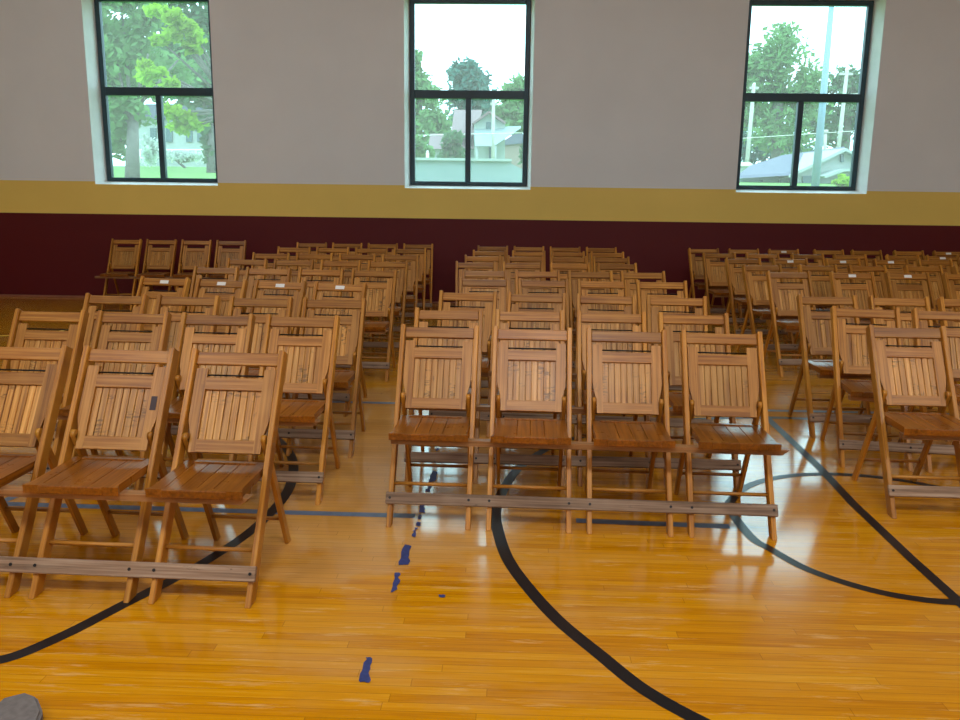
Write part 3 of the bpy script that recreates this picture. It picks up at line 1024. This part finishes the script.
# grey-roofed house in the right window
h = thing('mint_house', 'pale mint house with grey shingle roof seen through the right window', 'house', foot_at(800, 30), group='houses outside the windows')
r0 = Vector(h.location)
panel(h, 'wall', [(737, 177), (790, 175), (790, 200), (737, 200)], 31, 5, plain('mint_siding', C(140, 166, 156), .7, .05))
panel(h, 'wall', [(794, 174), (846, 150), (872, 162), (872, 200), (794, 200)], 30.4, 6, m_siding)
bm = bmesh.new()
bm_prism(bm, [at(738, 178.5, 30) - r0, at(788, 175.5, 30) - r0, at(846, 149, 34) - r0, at(784, 157.5, 34) - r0, at(752, 168, 32.5) - r0], (0, .2, .1))
build('roof', bm, m_roofgrey, h)
bm = bmesh.new()
bm_prism(bm, [at(788, 176, 30) - r0, at(846, 148, 30) - r0, at(846, 151, 30) - r0, at(790, 178, 30) - r0], (0, 6, 0))
bm_prism(bm, [at(846, 148, 30) - r0, at(876, 163, 30) - r0, at(875, 166, 30) - r0, at(846, 151, 30) - r0], (0, 6, 0))
build('gable_roof', bm, m_siding, h)
panel(h, 'porch_roof', [(824, 176), (842, 169), (866, 168), (866, 170.5), (844, 171.5), (826, 178)], 29.5, 1.0, m_siding)
panel(h, 'window', [(803, 176), (812, 175.5), (812, 187), (803, 187)], 30.3, .12, m_glassdark)
panel(h, 'window', [(841, 154), (844, 154), (844, 162), (841, 162)], 30.3, .12, m_glassdark)
for a in (761, 779):
    panel(h, 'window', [(a, 180), (a + 2, 180), (a + 2, 186), (a, 186)], 30.92, .1, m_glassdark)
bm = bmesh.new()
q0, q1 = at(824.5, 158, 33), at(825.5, 133, 33)
bm_tube(bm, q0 - r0, q1 - r0, .06, .06)
bm_tube(bm, q1 - r0, q1 - r0 + Vector((0, 0, .12)), .11, .09)
build('chimney_pipe', bm, m_polewood, h)
# white shed
h = thing('white_shed', 'white shed top beyond the grey roof, lower left of the right window', 'shed', foot_at(744, 40), group='houses outside the windows')
panel(h, 'wall', [(734, 164), (753, 165), (753, 190), (734, 190)], 40, 3, m_siding)
panel(h, 'roof', [(733, 162), (750, 162), (755, 166), (733, 166)], 39.8, 3.4, m_white)
# white porch house in the left window
h = thing('white_house', 'white house with porch railings behind the trunk in the left window', 'house', foot_at(170, 52), group='houses outside the windows')
r0 = Vector(h.location)
panel(h, 'wall', [(138, 118), (206, 118), (206, 168), (138, 168)], 53, 6, m_siding)
panel(h, 'roof', [(134, 119), (210, 119), (200, 104), (146, 104)], 52.6, 6.5, m_roofgrey)
bm = bmesh.new()
for i in range(9):
    a = 140 + i * 8
    p0, p1 = at(a, 150, 51.5) - r0, at(a, 163, 51.5) - r0
    bm_tube(bm, p0, p1, .05, n=6)
bm_tube(bm, at(138, 150, 51.5) - r0, at(206, 150, 51.5) - r0, .05, n=6)
bm_tube(bm, at(138, 158, 51.5) - r0, at(206, 158, 51.5) - r0, .04, n=6)
build('porch_railing', bm, m_white, h)
for a in (150, 166, 186, 197):
    panel(h, 'window', [(a, 128), (a + 6, 128), (a + 6, 142), (a, 142)], 52.9, .12, m_glassdark)
tree('loose pale shrub in front of the white porch', foot_at(190, 42), [blob(186, 157, 42, 16, 6), blob(148, 148, 42, 8, 14)], .06, leaf_mat('white_blossom', C(206, 216, 206)), 1300, .16, seed=43, group=TG, cat='shrub', name='garden_shrub')
# poles and wires


def pole(label, a, b, Y, r0_, r1_, mat, arm=None, name='utility_pole'):
    p0, p1 = at(*a, Y), at(*b, Y)
    t = thing(name, label, 'pole', (p0.x, p0.y, ground_z(Y)), 0)
    bm = bmesh.new()
    o = Vector(t.location)
    bm_tube(bm, (0, 0, -.2), p1 - o, r0_, r1_, 12)
    build('pole', bm, mat, t)
    if arm:
        bm = bmesh.new()
        q = at(*arm[0], Y) - o
        bm_box(bm, q.x - arm[1], q.x + arm[1], q.y - .06, q.y + .06, q.z - .06, q.z + .06)
        build('cross_arm', bm, mat, t)
        bm = bmesh.new()
        bm_tube(bm, q + Vector((0, 0, .05)), q + Vector((0, 0, .25)), .06)
        build('insulator', bm, m_white, t)
    return t


pole('weathered utility pole left of the broad tree in the right window', (747, 160), (754, 84), 44, .11, .09, m_polewood, ((754, 88), .22))
pole('weathered utility pole right of the tall light pole in the right window', (838, 150), (847, 70), 44, .11, .09, m_polewood, ((846, 74), .34))
pole('tall pale blue tapering light pole crossing the right window', (815, 187), (833, -10), 20, .10, .055, m_polesteel, name='light_pole')
pole('slim white utility pole beside the gable in the middle window', (493, 160), (493.5, 98), 41, .09, .08, m_polewood, ((493.5, 104), .15))
bm = bmesh.new()
for (a, b, Y) in (((700, 141), (900, 128), 43.6), ((705, 100), (900, 92), 43.6)):
    bm_tube(bm, at(*a, Y), at(*b, Y), .014, n=5)
tag(build('power_line', bm, m_white), 'thin power lines strung between poles in the right window', 'power line')
bm = bmesh.new()
bm_tube(bm, at(380, 136, 40.6), at(560, 132, 40.6), .014, n=5)
tag(build('power_line', bm, m_white), 'thin power line crossing the middle window', 'power line')

# ------------------------------------------------------------------ light
wd = bpy.data.worlds.new('overcast_sky')
S.world = wd
wd.use_nodes = True
nt = wd.node_tree
nt.nodes.clear()
o = nt.nodes.new('ShaderNodeOutputWorld')
bg = nt.nodes.new('ShaderNodeBackground')
bg.inputs[0].default_value = (.93, .97, 1.0, 1)
bg.inputs[1].default_value = 4.2
nt.links.new(bg.outputs[0], o.inputs[0])


def area(name, loc, rot, sx, sy_, power, col=(1, 1, 1), portal=False):
    l = bpy.data.lights.new(name, 'AREA')
    l.shape = 'RECTANGLE'
    l.size, l.size_y, l.energy, l.color = sx, sy_, power, col
    ob = bpy.data.objects.new(name, l)
    COL.objects.link(ob)
    ob.location, ob.rotation_euler = loc, rot
    if portal:
        l.cycles.is_portal = True
    return ob


for (a, b) in WIN:
    x, y = wall_xy((a + b) / 2, DEPTH + .06)
    area('window_portal', (x, y, (WZ0 + WZ1) / 2), (-math.pi / 2, 0, WROT), b - a, WZ1 - WZ0, 1, portal=True)
# the gym's ceiling lamps
for y, pws in ((-4.8, (64, 64, 64)), (-1.3, (130, 215, 130)), (3.2, (40, 44, 30)), (7.6, (30, 14, 9))):
    for x, pw in zip((-4.6, 0.2, 5.0), pws):
        area('ceiling_lamp', (x, y, ZC - .1), (0, 0, 0), 1.8, .9, pw, (.96, 1.0, 1.05))

# ------------------------------------------------------------------ view
S.view_settings.view_transform = 'Standard'
S.view_settings.look = 'None'
S.view_settings.exposure = 0
S.view_settings.gamma = 1
S.view_settings.use_curve_mapping = False
S.cycles.use_denoising = True
S.cycles.max_bounces = 8
S.cycles.transparent_max_bounces = 12
S.cycles.sample_clamp_indirect = 6
